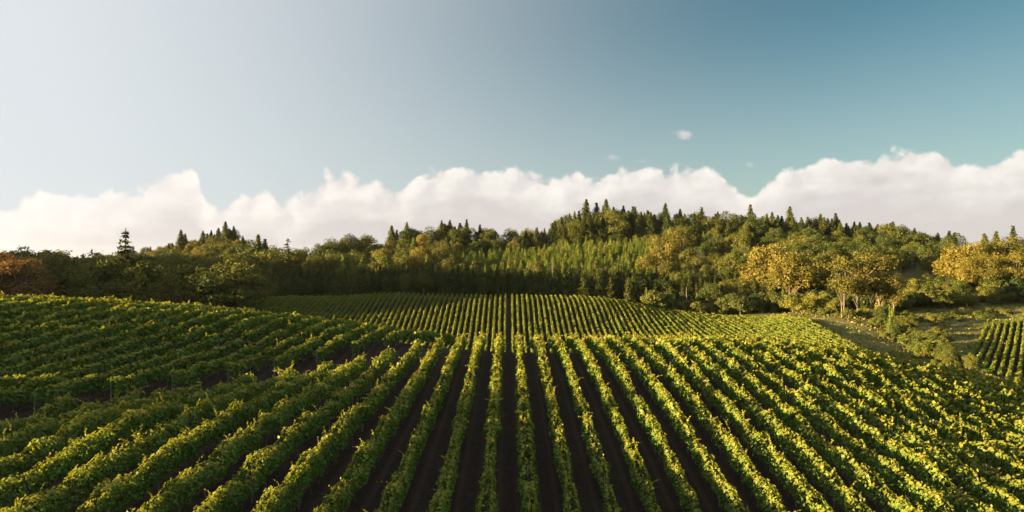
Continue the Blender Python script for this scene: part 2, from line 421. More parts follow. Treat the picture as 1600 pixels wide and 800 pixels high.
# ------------------------------------------------------------------ vine rows
def smooth_noise(rng, L, step):
    n = int(L / step) + 4
    v = rng.normal(size=n)
    def f(t):
        u = np.asarray(t) / step; i = np.clip(u.astype(int), 0, n - 2); w = u - i; w = w * w * (3 - 2 * w)
        return v[i] * (1 - w) + v[i + 1] * w
    return f
def row_foliage(p0, d, t0, t1, rng, dens=1.0, shoots=1.0, height=1.95, rough=1.0, wide=1.0):
    """hedge of leaves along a straight trellis; p0 + d*t for t in t0..t1"""
    L = t1 - t0
    na, nb, nc, nd, ne = (smooth_noise(rng, L + 2, s) for s in (1.5, 0.55, 1.7, 0.8, 6.0))
    seg = np.arange(0, L, 1.0); px = p0[0] + d[0] * (t0 + seg); py = p0[1] + d[1] * (t0 + seg)
    dist = np.hypot(px, py)
    size_s = np.clip(0.0041 * dist, 0.115, 0.36)
    cnt = (7.0 / size_s ** 2 * dens * (0.82 + 0.18 * np.clip(na(seg), -1, 1)) * np.where(nc(seg) + ne(seg) < -2.6, 0.35, 1.0)).astype(int)
    cnt[-1] = int(cnt[-1] * (L - seg[-1]))
    t = np.repeat(seg, cnt) + rng.random(cnt.sum()); t = np.minimum(t, L); size = np.repeat(size_s, cnt)
    n = len(t)
    H = height + rough * (0.17 * na(t) + 0.10 * nb(t) + 0.10 * ne(t))
    low = 0.62 + 0.16 * nd(t)
    v = rng.random(n) ** 0.85
    Wd = wide * np.clip(0.355 + 0.09 * nc(t) + 0.06 * nd(t), 0.17, 0.66)
    w = Wd * (0.50 + 0.62 * np.sin(np.pi * np.clip(v * 0.92 + 0.06, 0, 1)))
    side = np.where(rng.random(n) < 0.5, -1.0, 1.0)
    shell = np.where(rng.random(n) < 0.78, 0.72 + 0.36 * rng.random(n), rng.random(n))
    lat = side * w * shell
    z = low + v * (H - low) + rng.normal(size=n) * 0.04
    gt = np.arange(0, L + 1.01, 1.0)
    gzt = gz(p0[0] + d[0] * (t0 + gt), p0[1] + d[1] * (t0 + gt))
    perp = np.array([d[1], -d[0]])
    base = np.interp(t, gt, gzt)
    P = np.stack([p0[0] + d[0] * (t0 + t) + perp[0] * lat, p0[1] + d[1] * (t0 + t) + perp[1] * lat, base + z], 1)
    up = 0.25 + 1.3 * np.clip(v - 0.72, 0, 1) / 0.28
    Nn = np.stack([perp[0] * side, perp[1] * side, up], 1) + rng.normal(size=(n, 3)) * 0.55
    s = size * (0.75 + 0.5 * rng.random(n))
    young = np.clip((v - 0.62) / 0.38, 0, 1) * (0.30 + 0.55 * rng.random(n))  # yellower towards the hedge top: young growth plus sunlight put into the colour
    # shoots that stand up or flop out of the hedge
    k = rng.poisson(1.0 * shoots * L)
    if k:
        ts = rng.random(k) * L; nl = 9
        dirl = rng.normal(size=k) * 0.36; dirt = rng.normal(size=k) * 0.5; ln = 0.28 + 0.50 * rng.random(k) ** 2
        q = np.linspace(0.1, 1, nl)[None]
        lat2 = rng.normal(size=(k, 1)) * 0.12 + dirl[:, None] * ln[:, None] * q * (0.6 + q)
        z2 = (height - 0.08 + 0.17 * na(ts))[:, None] + ln[:, None] * (q * (1.0 - 0.75 * np.abs(dirl)[:, None] * q))
        t2 = ts[:, None] + dirt[:, None] * ln[:, None] * q
        t2f = np.clip(t2, 0, L).ravel(); lat2 = (lat2 + rng.normal(size=lat2.shape) * 0.025).ravel()
        P2 = np.stack([p0[0] + d[0] * (t0 + t2f) + perp[0] * lat2, p0[1] + d[1] * (t0 + t2f) + perp[1] * lat2, np.interp(t2f, gt, gzt) + z2.ravel()], 1)
        N2 = rng.normal(size=(k * nl, 3)) + np.array([0, 0, 0.6])
        s2 = np.interp(t2f, seg, size_s) * (0.85 - 0.35 * np.tile(q, (k, 1)).ravel())
        P = np.concatenate([P, P2]); Nn = np.concatenate([Nn, N2]); s = np.concatenate([s, s2])
        young = np.concatenate([young, 0.45 + 0.5 * rng.random(k * nl)])
    V, F = leaf_quads(P, Nn, s, rng)
    tint = rng.random(len(P))
    return V, F, tint, young
post_me = tubes_mesh('post', [([(0, 0, -0.3), (0, 0, 1.0), (0, 0, 1.82)], [0.045, 0.042, 0.04], 6)], M['wood'])
def in_view(x, y): return -330 < 795 + F_PX * x / max(y, 1) < 1930
def build_row(p0, d, t0, t1, seed, label, group, parts=False, dens=1.0, shoots=1.0, height=1.95, rough=1.0, wide=1.0):
    rng = np.random.default_rng(seed)
    V, F, tint, young = row_foliage(p0, d, t0, t1, rng, dens, shoots, height, rough, wide)
    bx, by = p0[0] + d[0] * t0, p0[1] + d[1] * t0
    org = np.array([bx, by, gz(bx, by)[0]])
    me = mesh_np('foliage', V - org, F, M['vine'], {'tint': ('POINT', np.repeat(tint, 4)), 'young': ('POINT', np.repeat(young, 4))})
    if not parts:
        o = link('vine_row', me); o.location = org
        tag(o, label, 'vine row', group); return o
    root = link('vine_row', None); root.location = org; tag(root, label, 'vine row', group)
    link('foliage', me, root)
    tubes = []                                                  # the woody frame: stems every 1.6 m joined by the cordon
    ts = np.arange(t0 + 0.5, t1 - 0.3, 1.6)
    if len(ts) > 1:
        zs = gz(p0[0] + d[0] * ts, p0[1] + d[1] * ts)
        cord = []
        for t, z in zip(ts, zs):
            x, y = p0[0] + d[0] * t - bx, p0[1] + d[1] * t - by; z -= org[2]
            j = rng.normal(size=2) * 0.04
            tubes.append(([(x, y, z - 0.1), (x + j[0], y + j[1], z + 0.4), (x, y, z + 0.82)], [0.035, 0.026, 0.022], 5))
            cord.append((x, y, z + 0.82))
        tubes.append((cord, [0.018] * len(cord), 4))
        link('cordon', tubes_mesh('cordon', tubes, M['vine_bark']), root)
    for t in np.arange(t0 + 0.15, t1, 7.2):
        x, y = p0[0] + d[0] * t, p0[1] + d[1] * t
        p = link('post', post_me, root); p.location = (x - bx, y - by, gz(x, y)[0] - org[2]); p.rotation_euler[2] = rng.random() * 3
    return root
ROW = 2.3
UP = (0.0, 1.0)
# near block: rows straight away from the camera on both sides of the dark central lane
for side in (1, -1):
    for kk in range(0, 40):
        x = side * (kk + 0.5) * ROW
        ys = np.arange(19.0, 93.0, 0.5)
        ok = np.array([in_view(x, y) for y in ys]) & (lane_sd(x, ys) < -0.2)
        if kk > 24 and side > 0: ok &= ys < 92
        if ok.sum() < 8: continue
        y0, y1 = ys[ok][0], ys[ok][-1]
        lab = 'leafy vine row, %s %s of the dark central lane in the near block' % (ordinal(kk + 1), 'right' if side > 0 else 'left')
        build_row((x, 0), UP, y0, y1, 1000 + side * 50 + kk, lab, 'vine rows of the near block', parts=True)
# left hillside beyond the diagonal dirt lane
HD = np.array([math.sin(R(8)), math.cos(R(8))]); HM = np.array([-HD[1], HD[0]])
HO = np.array([-27.0, 60.0])
nrow = 0
for q in range(-12, 36):
    o = HO + HM * ROW * q
    ts = np.arange(-60, 60, 0.5); X = o[0] + HD[0] * ts; Y = o[1] + HD[1] * ts
    ok = (lane_sd(X, Y) > lane_width(X, Y)) & (Y > 24) & (Y < 97) & np.array([in_view(a, b) for a, b in zip(X, Y)]) & (X > -112) & (X < -5.5)
    if ok.sum() < 8: continue
    nrow += 1
    build_row(o, HD, ts[ok][0], ts[ok][-1], 3000 + q, 'dense vine row on the left hillside, %s up from the diagonal dirt lane' % ordinal(nrow), 'vine rows on the left hillside', parts=True, shoots=0.2, rough=0.6)
# far knoll: the same rows picked up again beyond the dip
KROW = 1.68
kx = [s * (i + 0.5) * KROW + s * 0.3 for s in (1, -1) for i in range(0, 60)]
for x in sorted(kx):
    if x < -95 or x > 89: continue
    ys = np.arange(140, 240, 1.0)
    ok = (ys > np.interp(x, [-95, -64, -60, 45, 60, 83], [212, 206, 176, 176, 150, 140])) & (ys < KNOLL_END(x)) & (x < KNOLL_RIGHT(ys))
    if ok.sum() < 10: continue
    i = int(round((abs(x) - 0.3) / KROW + 0.5))
    build_row((x, 0), UP, ys[ok][0], ys[ok][-1], 5000 + int(x * 10), 'thin vine row on the far knoll, %s %s of its dark central gap' % (ordinal(i), 'right' if x > 0 else 'left'), 'vine rows on the far knoll', dens=0.95, shoots=0.2, height=1.75, rough=0.7, wide=0.78)
# block on the far right slope
RD = np.array([math.sin(R(38)), math.cos(R(38))]); RM = np.array([RD[1], -RD[0]])
nrow = 0
for q in range(-5, 46):
    o = np.array([109.0, 159.0]) + RM * 1.5 * q
    ts = np.arange(-80, 90, 1.0); X = o[0] + RD[0] * ts; Y = o[1] + RD[1] * ts
    ok = inside(X, Y, rb) & (F_PX * X / Y < 1000)
    if ok.sum() < 8: continue
    nrow += 1
    build_row(o, RD, ts[ok][0], ts[ok][-1], 7000 + q, 'slanting vine row on the far right slope, %s from its left edge' % ordinal(nrow), 'vine rows on the far right slope', dens=1.1, shoots=0.2, height=1.45, rough=0.7, wide=0.75)

# ------------------------------------------------------------------ trees: crowns and trunks built once per variant (1 m tall, scaled when placed)
def conifer_crown(rng, n_whorl, n_br, radius, base, droop, leaf, gap=0.0, power=0.85):
    P, Nn, s = [], [], []
    for i in range(n_whorl):
        u = (i + rng.random() * 0.6) / n_whorl
        z = base + (1 - base) * u
        rr = radius * (1 - u) ** power * (0.72 + 0.5 * rng.random()) + 0.008
        for b in range(n_br):
            if rng.random() < gap: continue
            a = rng.random() * 6.283; L = rr * (0.65 + 0.5 * rng.random())
            m = max(3, int(L / leaf * 2.6)); q = (np.arange(m) + 0.6) / m
            out = q * L
            zz = z - droop * out * q + 0.10 * out + rng.normal(size=m) * leaf * 0.25
            wob = rng.normal(size=m) * leaf * 0.45 * (0.4 + q)
            P.append(np.stack([np.cos(a) * out - np.sin(a) * wob, np.sin(a) * out + np.cos(a) * wob, zz], 1))
            Nn.append(np.stack([np.cos(a) * np.full(m, 0.5), np.sin(a) * np.full(m, 0.5), np.full(m, 0.9)], 1) + rng.normal(size=(m, 3)) * 0.5)
            s.append(leaf * (1.15 - 0.45 * q) * (0.8 + 0.4 * rng.random(m)))
    P.append(np.stack([rng.normal(size=8) * 0.004, rng.normal(size=8) * 0.004, np.linspace(0.94, 1.0, 8)], 1)); Nn.append(rng.normal(size=(8, 3))); s.append(np.linspace(leaf * 0.8, leaf * 0.35, 8))
    return np.concatenate(P), np.concatenate(Nn), np.concatenate(s)
def leafy_crown(rng, n_lobe, n_leaf, rx, z0, z1, leaf, lobe=(0.10, 0.19)):
    """clumps of leaves over a lumpy crown; returns leaf arrays and the clump centres (limbs reach for them)"""
    P, Nn, s, C = [], [], [], []
    zc, hz = (z0 + z1) / 2, (z1 - z0) / 2
    for i in range(n_lobe):
        v = rng.normal(size=3); v /= np.linalg.norm(v)
        if v[2] < -0.55: v[2] *= 0.4
        rad = 0.45 + 0.40 * rng.random()
        r = lobe[0] + (lobe[1] - lobe[0]) * rng.random()
        c = np.array([v[0] * rx * rad * 1.15, v[1] * rx * rad * 1.15, zc + v[2] * (hz - r * 0.6) * (0.6 + 0.4 * rng.random())])
        C.append(c)
        m = int(n_leaf * (r / 0.15) ** 2)
        w = rng.normal(size=(m, 3)); w /= np.linalg.norm(w, axis=1, keepdims=True)
        keep = w[:, 2] > -0.75 + 0.5 * rng.random(m); w = w[keep]; m = len(w)
        rr = r * (0.70 + 0.42 * rng.random(m) ** 0.7) * (1 + 0.22 * np.sin(w[:, 0] * 7 + i) * np.sin(w[:, 1] * 6 + 2 * i))
        P.append(c + w * rr[:, None] * np.array([1.0, 1.0, 0.85])); Nn.append(w + rng.normal(size=(m, 3)) * 0.55 + np.array([0, 0, 0.2]))
        s.append(leaf * (0.7 + 0.6 * rng.random(m)))
    return np.concatenate(P), np.concatenate(Nn), np.concatenate(s), C
def crown_mesh(P, Nn, s, mat, rng):
    V, F = leaf_quads(P, Nn, s, rng)
    return mesh_np('crown', V, F, mat, {'tint': ('POINT', np.repeat(rng.random(len(P)), 4))})
def conifer_trunk(rng, r=0.013):
    return tubes_mesh('trunk', [([(0, 0, -0.05), (rng.normal() * 0.003, 0, 0.35), (0, 0, 0.7), (0, 0, 0.97)], [r * 1.25, r, r * 0.6, 0.002], 6)], M['bark'])
def leafy_trunk(rng, C, z0, mat, r=0.022):
    lean = rng.normal(size=2) * 0.02
    fork = z0 + 0.06
    tb = [([(0, 0, -0.04), (lean[0] * 0.5, lean[1] * 0.5, fork * 0.5), (lean[0], lean[1], fork), (lean[0] * 1.5, lean[1] * 1.5, 0.78)], [r * 1.3, r, r * 0.85, r * 0.3], 7)]
    for c in C[:9]:
        h = fork * (0.75 + 0.3 * rng.random()); st = (lean[0] * h / fork, lean[1] * h / fork, h)
        mid = (st[0] * 0.5 + c[0] * 0.5, st[1] * 0.5 + c[1] * 0.5, (st[2] + c[2]) / 2 + 0.02)
        tb.append(([st, mid, tuple(c)], [r * 0.5, r * 0.34, r * 0.10], 5))
    return tubes_mesh('trunk', tb, mat)
PROTO = {}
def proto(kind, crown, trunk): PROTO.setdefault(kind, []).append((crown, trunk))
_r = np.random.default_rng(5)
for i in range(7):      # tall firs
    P, Nn, s = conifer_crown(_r, 40, 12, 0.27 + 0.08 * _r.random(), 0.06 + 0.08 * _r.random(), 0.30 + 0.2 * _r.random(), 0.032, 0.10, 0.78)
    proto('fir', crown_mesh(P, Nn, s, M['fir'], _r), conifer_trunk(_r))
for i in range(2):      # open, sparse firs with gaps between the branches
    P, Nn, s = conifer_crown(_r, 17, 9, 0.30, 0.10, 0.25, 0.030, 0.25, 0.8)
    proto('open_fir', crown_mesh(P, Nn, s, M['fir'], _r), conifer_trunk(_r, 0.016))
for i in range(6):      # young plantation conifers
    P, Nn, s = conifer_crown(_r, 22, 9, 0.23 + 0.05 * _r.random(), 0.04, 0.15, 0.042, 0.05, 0.8)
    proto('young_fir', crown_mesh(P, Nn, s, M['young_fir'], _r), conifer_trunk(_r))
for i in range(5):      # belt conifers, their shade put into the colour by darker needles
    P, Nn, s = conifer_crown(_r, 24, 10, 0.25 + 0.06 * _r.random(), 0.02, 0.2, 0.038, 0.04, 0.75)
    proto('shade_toned_fir', crown_mesh(P, Nn, s, M['fir'], _r), conifer_trunk(_r))
def leafy(kind, mat, n, rx, z0, lobes, n_leaf, leaf, bark, lobe=(0.10, 0.19), trunk=0.02):
    for i in range(n):
        P, Nn, s, C = leafy_crown(_r, lobes, n_leaf, rx * (0.85 + 0.3 * _r.random()), z0 * (0.8 + 0.4 * _r.random()), 1.0, leaf, lobe)
        P[:, 2] *= 1.0 / P[:, 2].max()
        proto(kind, crown_mesh(P, Nn, s, M[mat], _r), leafy_trunk(_r, C, max(z0, 0.12), M[bark], trunk))
leafy('green', 'green', 7, 0.36, 0.02, 46, 300, 0.023, 'bark', (0.07, 0.165))
leafy('gold', 'gold', 6, 0.35, 0.06, 44, 300, 0.023, 'bark', (0.07, 0.16))
leafy('rust', 'rust', 3, 0.36, 0.08, 44, 300, 0.023, 'bark', (0.07, 0.16))
leafy('tall_gold', 'gold', 5, 0.23, 0.10, 46, 300, 0.020, 'pale_bark', (0.055, 0.125), 0.011)
leafy('shrub', 'shrub', 7, 0.55, 0.02, 26, 130, 0.052, 'bark', (0.12, 0.28))
leafy('green_shrub', 'green', 5, 0.55, 0.02, 26, 130, 0.052, 'bark', (0.12, 0.28))
CAT = {'shade_toned_fir': ('conifer_tree', 'conifer'), 'green_shrub': ('shrub', 'shrub'), 'fir': ('fir_tree', 'fir tree'), 'open_fir': ('fir_tree', 'fir tree'), 'young_fir': ('young_conifer', 'young conifer'), 'green': ('broadleaf_tree', 'broadleaf tree'),
       'gold': ('golden_tree', 'golden tree'), 'rust': ('rusty_tree', 'rusty tree'), 'tall_gold': ('golden_tree', 'golden tree'), 'shrub': ('shrub', 'shrub')}
TREES = []      # planned first, sorted across the view, then built
def plan(kind, X, Y, h, zone, wide=1.0):
    TREES.append(dict(id=len(TREES), kind=kind, X=X, Y=Y, h=h, zone=zone, wide=wide, px=795 + F_PX * X / Y))
rt = random.Random(11)
SKYLINE = [(-300,395),(0,391),(25,384),(60,382),(95,386),(105,394),(130,390),(150,387),(190,384),(215,384),(235,380),(260,375),(285,370),(310,364),(325,360),(350,356),(366,358),(385,372),(400,380),(430,386),(470,387),(490,387),(505,380),(520,370),(545,366),(570,367),(590,373),(600,368),(620,362),(660,359),(690,354),(728,352),(750,354),(775,361),(795,363),(830,360),(850,354),(870,347),(890,337),(915,328),(960,328),(1000,326),(1040,330),(1098,334),(1150,338),(1190,338),(1235,338),(1262,341),(1307,345),(1325,348),(1350,351),(1385,350),(1410,351),(1440,363),(1470,367),(1490,365),(1510,373),(1525,374),(1540,368),(1560,365),(1600,362),(1900,360)]
_sx, _sy = zip(*SKYLINE)
def skyline(px): return float(np.interp(px, _sx, _sy))
def height_to(px, py, Y):      # tree height whose top reaches that photo height at distance Y
    return (400 - py) / F_PX * Y - float(rel(at_px(px, Y), Y)[0])
def solo(kind, px, py, Y, zone, wide=1.0):
    plan(kind, at_px(px, Y), Y, height_to(px, py, Y), zone, wide)
def scatter(zone, x0, x1, y0, y1, step, kinds, hmin, hmax, depth=0, over=0, inside_fn=None, wide=1.0):
    y = y0
    while y < y1:
        x = x0 + rt.random() * step
        while x < x1:
            X, Y = x + rt.uniform(-.35, .35) * step, y + rt.uniform(-.35, .35) * step
            if inside_fn is None or inside_fn(X, Y):
                px = 795 + F_PX * X / Y
                if -330 < px < 1930:
                    cap = height_to(px, skyline(px) + (over(px) if callable(over) else over) + depth * rt.random(), Y)
                    h = min(hmin + (hmax - hmin) * rt.random(), cap)
                    if h > 0.45 * hmin:
                        plan(rt.choices([a for a, b in kinds], [b for a, b in kinds])[0], X, Y, h, zone, wide)
            x += step
        y += step * 0.9

# skyline trees that stand out one by one
for px, py, Y, kd in ((198,356,206,'open_fir'),(284,359,440,'fir'),(353,346,480,'fir'),(331,359,480,'fir'),(342,358,484,'fir'),(318,360,478,'fir'),(366,353,482,'fir'),(380,368,470,'fir'),(404,366,330,'fir'),(450,371,300,'open_fir'),
                      (612,352,385,'fir'),(636,347,385,'fir'),(690,344,400,'fir'),(703,343,402,'fir'),(729,343,395,'fir'),(750,350,398,'fir'),
                      (898,330,432,'fir'),(916,311,430,'fir'),(932,316,432,'fir'),(947,311,430,'fir'),(959,323,433,'fir'),(974,321,434,'fir'),(989,322,432,'fir'),(1012,328,430,'fir'),(1040,317,428,'fir'),(1063,326,430,'fir'),(1097,324,425,'fir'),(1122,330,425,'fir'),
                      (1173,319,422,'fir'),(1207,331,415,'fir'),(1235,322,415,'fir'),(1263,338,410,'fir'),(1283,334,410,'fir'),(1307,333,405,'fir'),
                      (1541,364,292,'fir'),(1559,360,290,'fir'),(1586,353,288,'fir')):
    solo(kd, px, py, Y, 'standing out on the skyline', 1.0 if kd == 'open_fir' else 0.95)
    if kd == 'fir' and px < 800:
        for q in range(3): solo('fir' if rt.random() < .7 else 'green', px + rt.uniform(-11, 11), py + rt.uniform(5, 14), Y + rt.uniform(2, 9), 'in the clumps on the skyline', 1.1)
for px, py, Y in ((430,382,306),(505,379,330),(545,364,345),(575,365,350),(523,369,338),(680,352,396),(716,352,392),(766,355,396),(798,355,398),(1196,336,420),(1140,329,424),(1350,350,400),(1385,348,396),(1408,350,392),(1442,361,380),(1491,363,360),(470,385,308)):
    solo('green', px, py, Y, 'with its round crown on the skyline', 1.1)
# golden broadleaf trees of the middle distance
for px, py, Y, w in ((1062,352,322,1.0),(1035,368,312,1.2),(1012,392,300,1.2),(1080,385,300,1.2),(1105,412,285,1.2),(1040,405,292,1.3)):
    solo('gold', px, py, Y, 'on the slope above the shaded belt', w * 0.85)
for px, py, Y, w in ((1192,381,262,1.1),(1215,378,258,1.1),(1250,390,252,1.3),(1232,392,249,1.1),(1270,402,256,1.0)):
    solo('gold', px, py, Y, 'in the round clump right of centre', w * 0.85)
for px, py, Y, w in ((1318,398,212,1.0),(1340,402,214,0.9),(1362,390,216,1.25),(1380,396,219,1.2),(1400,424,214,1.0)):
    solo('tall_gold', px, py, Y, 'at the head of the gully', w * 0.9)
for px, py, Y, w in ((1500,384,262,1.2),(1524,376,260,1.2),(1550,374,262,1.2),(1578,368,264,1.2),(1606,366,266,1.2),(1640,362,262,1.2),(1690,358,264,1.2),(1512,398,248,1.0),(1545,396,246,1.1),(1590,392,246,1.1),(1635,388,250,1.1)):
    solo('tall_gold' if w < 1.2 else 'gold', px, py, Y, 'in the grove above the far right vines', w)
for px, py, Y, w in ((10,390,196,1.1),(36,398,192,1.0),(-25,392,198,1.1)):
    solo('rust', px, py, Y, 'at the left end of the tree belt', w)
# belts and slopes
belt_cap = lambda px: float(np.interp(px, [0, 215, 245, 300, 400], [0, 0, 12, 30, 22]))
scatter('in the belt behind the left vineyard', -260, -66, 207, 240, 7.5, (('green', 24), ('gold', 1)), 14, 26, 16, belt_cap, lambda x, y: 795 + F_PX * x / y < 385, 1.1)
scatter('in the shaded belt behind the far knoll', -106, 100, 250, 283, 5.2, (('shade_toned_fir', 6), ('green', 1)), 8.5, 12.5, 20, 12)
scatter('on the sunlit plantation slope', -30, 84, 285, 388, 4.6, (('young_fir', 40), ('gold', 1)), 5.5, 7.8, 30, 8, lambda x, y: 795 + F_PX * x / y > 690, 1.15)
scatter('on the slope left of the plantation', -128, 20, 286, 404, 9.5, (('green', 5), ('gold', 2), ('young_fir', 3), ('fir', 1)), 10, 17, 26, 3, lambda x, y: 795 + F_PX * x / y < 700 or y > 372)
scatter('on the wooded ridge', 8, 268, 400, 436, 7.5, (('fir', 9), ('green', 3)), 16, 25, 15, -5)
scatter('on the wooded ridge', -14, 268, 392, 436, 7.0, (('green', 3), ('young_fir', 3)), 6, 9, 30, 12)
scatter('on the shaded right-hand slope', 92, 262, 276, 396, 12.0, (('green', 8), ('fir', 1)), 11, 17, 26, 8, lambda x, y: 795 + F_PX * x / y < 1580 and y > 270 + 0.1 * x)
scatter('on the far left hill', -330, -118, 420, 505, 13.0, (('green', 4), ('fir', 3), ('gold', 2)), 11, 17, 12, 3, lambda x, y: not (-214 < x < -172 and 446 < y < 470))
scatter('in the wood behind the left belt', -260, -100, 250, 400, 15.0, (('green', 4), ('gold', 3)), 12, 18, 14, 6)
scatter('in the undergrowth right of the knoll', 96, 190, 226, 264, 5.2, (('green', 1), ('green_shrub', 5), ('shrub', 3), ('gold', 1)), 3.5, 7.5, 20, 40, lambda x, y: y > 232 or x < 125)
scatter('in the scrub right of the knoll', 48, 98, 238, 256, 4.6, (('green_shrub', 3), ('young_fir', 2)), 4, 8, 20, 40)
scatter('at the wood edge above the meadow', 108, 215, 238, 250, 6.0, (('shrub', 2), ('green_shrub', 2)), 2.0, 5.0, 10, 30)
scatter('under the golden trees by the gully', 99, 128, 207, 226, 4.6, (('green_shrub', 3), ('shrub', 3)), 1.5, 3.6, 20, 60)
# shrubs along the gully and on the meadow bank
for i in range(120):
    t = rt.random(); y = 202 - t * 68; u = rt.uniform(-1, 1); x = np.interp(y, [134, 150, 170, 186, 200], [90.5, 97, 105, 110, 112]) + u * abs(u) * (9.0 - 4.0 * t)
    hh = rt.choice((0.8, 1.2, 1.7, 2.2, 2.8, 3.6, 4.8)) * rt.uniform(0.8, 1.25) * (1.1 - 0.35 * t)
    plan('young_fir' if rt.random() < .12 else (rt.choice(('shrub', 'green_shrub')) if hh < 4.2 else 'green'), float(x), y, hh, 'in the sunlit gully', rt.uniform(0.75, 1.1))
for i in range(34):
    t = rt.random(); plan(rt.choice(('shrub', 'green_shrub')), 128 + 42 * t + rt.uniform(-4, 4), 214 + 8 * t + rt.uniform(-5, 5), rt.uniform(0.6, 2.4), 'on the grassy bank above the meadow', 1.5)
# unseen trees added west of the vineyard, sized and gapped for their evening shadows

for i in range(120):
    y = rt.uniform(-80, 62)
    if y > 32: hh = rt.uniform(11, 13.5)
    elif y > 16: hh = rt.uniform(12.5, 15.5)
    else:
        g = math.sin(y * 0.62 + 0.8) + 0.7 * math.sin(y * 1.45 + 1)
        if g < -0.3: continue
        hh = rt.uniform(10.5, 15.5)
    if 27 < y < 32: continue
    plan(rt.choice(('green', 'green', 'fir')), -124 + rt.uniform(-8, 8), y, hh, 'added out of view west of the vines', 1.0 if hh < 14 else 0.75)
for i in range(230):  # unseen hill trees, added to shade the belt behind the knoll
    x = rt.uniform(-430, -195); y = 246 + x * 0.287 + 5 + 110 * rt.random() ** 1.3
    if x < -0.80 * y - 24: plan(rt.choice(('green', 'green', 'fir')), x, y, rt.uniform(22, 30), 'added on the unseen western hill', 1.0)

ADJ = {'shade_toned_fir': 'shade-darkened dense conifer', 'green_shrub': 'dark green bushy shrub', 'fir': 'dark pointed fir', 'open_fir': 'sparse open-branched fir', 'young_fir': 'small pointed conifer', 'green': 'green round-crowned tree', 'gold': 'golden-green leafy tree', 'rust': 'rusty brown leafy tree', 'tall_gold': 'slender golden tree', 'shrub': 'yellow-green bushy shrub'}
for px, y0, y1, Y in ((863, 404, 458, 250), (328, 444, 476, 207), (1073, 448, 488, 243), (1316, 470, 496, 209)):
    X = at_px(px, Y); g = float(gz(X, Y)[0]); h = height_to(px, y0, Y)
    sn = link('bare_trunk', tubes_mesh('bare_trunk', [([(0, 0, -0.5), (0.08, 0, h * 0.5), (-0.06, 0.05, h)], [0.24, 0.18, 0.07], 7), ([(0.05, 0, h * 0.6), (0.7, 0.1, h * 0.72)], [0.07, 0.02], 5), ([(0, 0, h * 0.75), (-0.6, 0.2, h * 0.84)], [0.06, 0.02], 5)], M['pale_bark']))
    sn.location = (X, Y, g)
    tag(sn, {863: 'pale bare dead trunk before the dark conifers behind the knoll', 328: 'pale bare dead trunk before the dark belt left', 1073: 'pale bare dead trunk at the right end of the dark conifer belt', 1316: 'pale bare trunk at the head of the gully'}[px], 'dead tree', 'bare trunks at the wood edge')
TREES.sort(key=lambda d: d['px'])
COUNT = {}
def ids(text):
    out = set()
    for part in text.split():
        a, _, b = part.partition('-'); out.update(range(int(a), int(b or a) + 1))
    return out
KEEP = ids('''0-1 3-10 12-13 15 17-18 21 25-26 29-35 37-56 58-117 119-121 123-125 136-144 156-164 175-176 178-181 184 195 199 202-204 216 219 222-224 228-264 267-303 307-334 336-343 346 348-365 367-372 374-378 380 385-411 413-420 424-443 445-448 450-451 453-460 462-482 484-487 489-498 500-515 517-537 539 543 559 573 584 593-594 596 600-601 603 607-608 610 618-621 627-630 632-633 642 644-646 649-650 652 656 661 665-666 670 672-676 678-683 685 688-689 692-695 698 700-701 703-706 716-720 722-724 727 729-731 735 739 741-756 764-766 768-780 785-786 788-792 794-803 805-807 814-820 822-823 825-827 829-832 838-839 841-842 845-848 850-857 860 863-865 868-874 876-877 879-881 888 892-897 904 906-907 916 918 920 922 924 927-930 933 937-938 940-942 944 948 952 955 957 961-962 964 966 968 971 973 975-976 978 980-982 986 991-992 998 1005 1007 1018 1022-1023 1025-1027 1029-1033 1037 1040 1043-1044 1046 1051 1055-1056 1058-1059 1063-1064 1074 1076 1079-1080 1082-1083 1090 1093 1096 1102 1104-1109 1120 1122-1124 1126 1129-1131 1134 1142 1149-1150 1153-1154 1160-1168 1170-1175 1177-1178 1181-1182 1184-1189 1196-1202 1205-1206 1208-1210 1216 1218-1219 1224-1228 1236 1238 1247-1248 1256-1258 1264 1266 1268-1270 1277 1279-1283 1294-1295 1298 1301 1307-1308 1312-1342 1344-1362 1364-1372 1374-1380 1383-1386 1388-1398 1400 1404 1406-1407 1410-1411 1416-1418 1420-1430 1432-1436 1442-1443 1445-1448 1452 1454 1456-1457 1459 1463-1466 1468-1469 1472 1474 1481 1483 1487-1488 1494 1496-1499 1513-1514 1517 1526-1533 1538 1564 1566 1568 1763-1764 1766-1768 1770 1772-1777 1781 1783-1784 1787-1789 1792-1801 1804-1805 1807-1808 1810-1812 1816-1820 1822-1824 1829-1831 1834-1835 1843-1844 1847 1850 1852 1858-1866 1869 1871-1873 1875-1877 1885-1886 1889-1890 1893-1894 1903-1905 1907-1910 1918-1920 1922-1923 1925-1927 1935 1939-1941 1943 1950 1954-1955 1964-1965 1975 1978 1980-1982 1992 2002-2003 2043-2044 2054 2071-2072 2074 2082-2085 2090-2092 2100-2103 2109 2111-2113 2120-2122 2128-2131 2133 2137-2142 2144 2146-2155 2158-2166 2169-2173 2176 2178-2185 2188 2190 2196-2207 2211 2213 2216-2222 2225-2228 2232-2237 2239 2242-2245 2251-2253 2256-2258 2262-2264 2271-2272 2275 2277-2301 2303-2305 2307-2308 2312-2313 2317 2320 2329 2331 2334 2338-2344 2356-2359 2385-2388 2390-2393 2395-2398 2400 2402-2405 2407 2409-2411 2413 2415 2417-2418 2421-2424 2429-2430 2436-2440 2442-2446 2448 2450-2461 2464-2465 2467-2470 2474-2476 2479 2481-2485 2488-2489 2491-2493 2495 2497 2499-2501 2503 2510-2511 2515 2519 2521 2526 2529 2531 2533-2536 2538-2541 2543 2545-2548 2550-2560 2564-2566 2568-2569''')      # trees that show in the picture
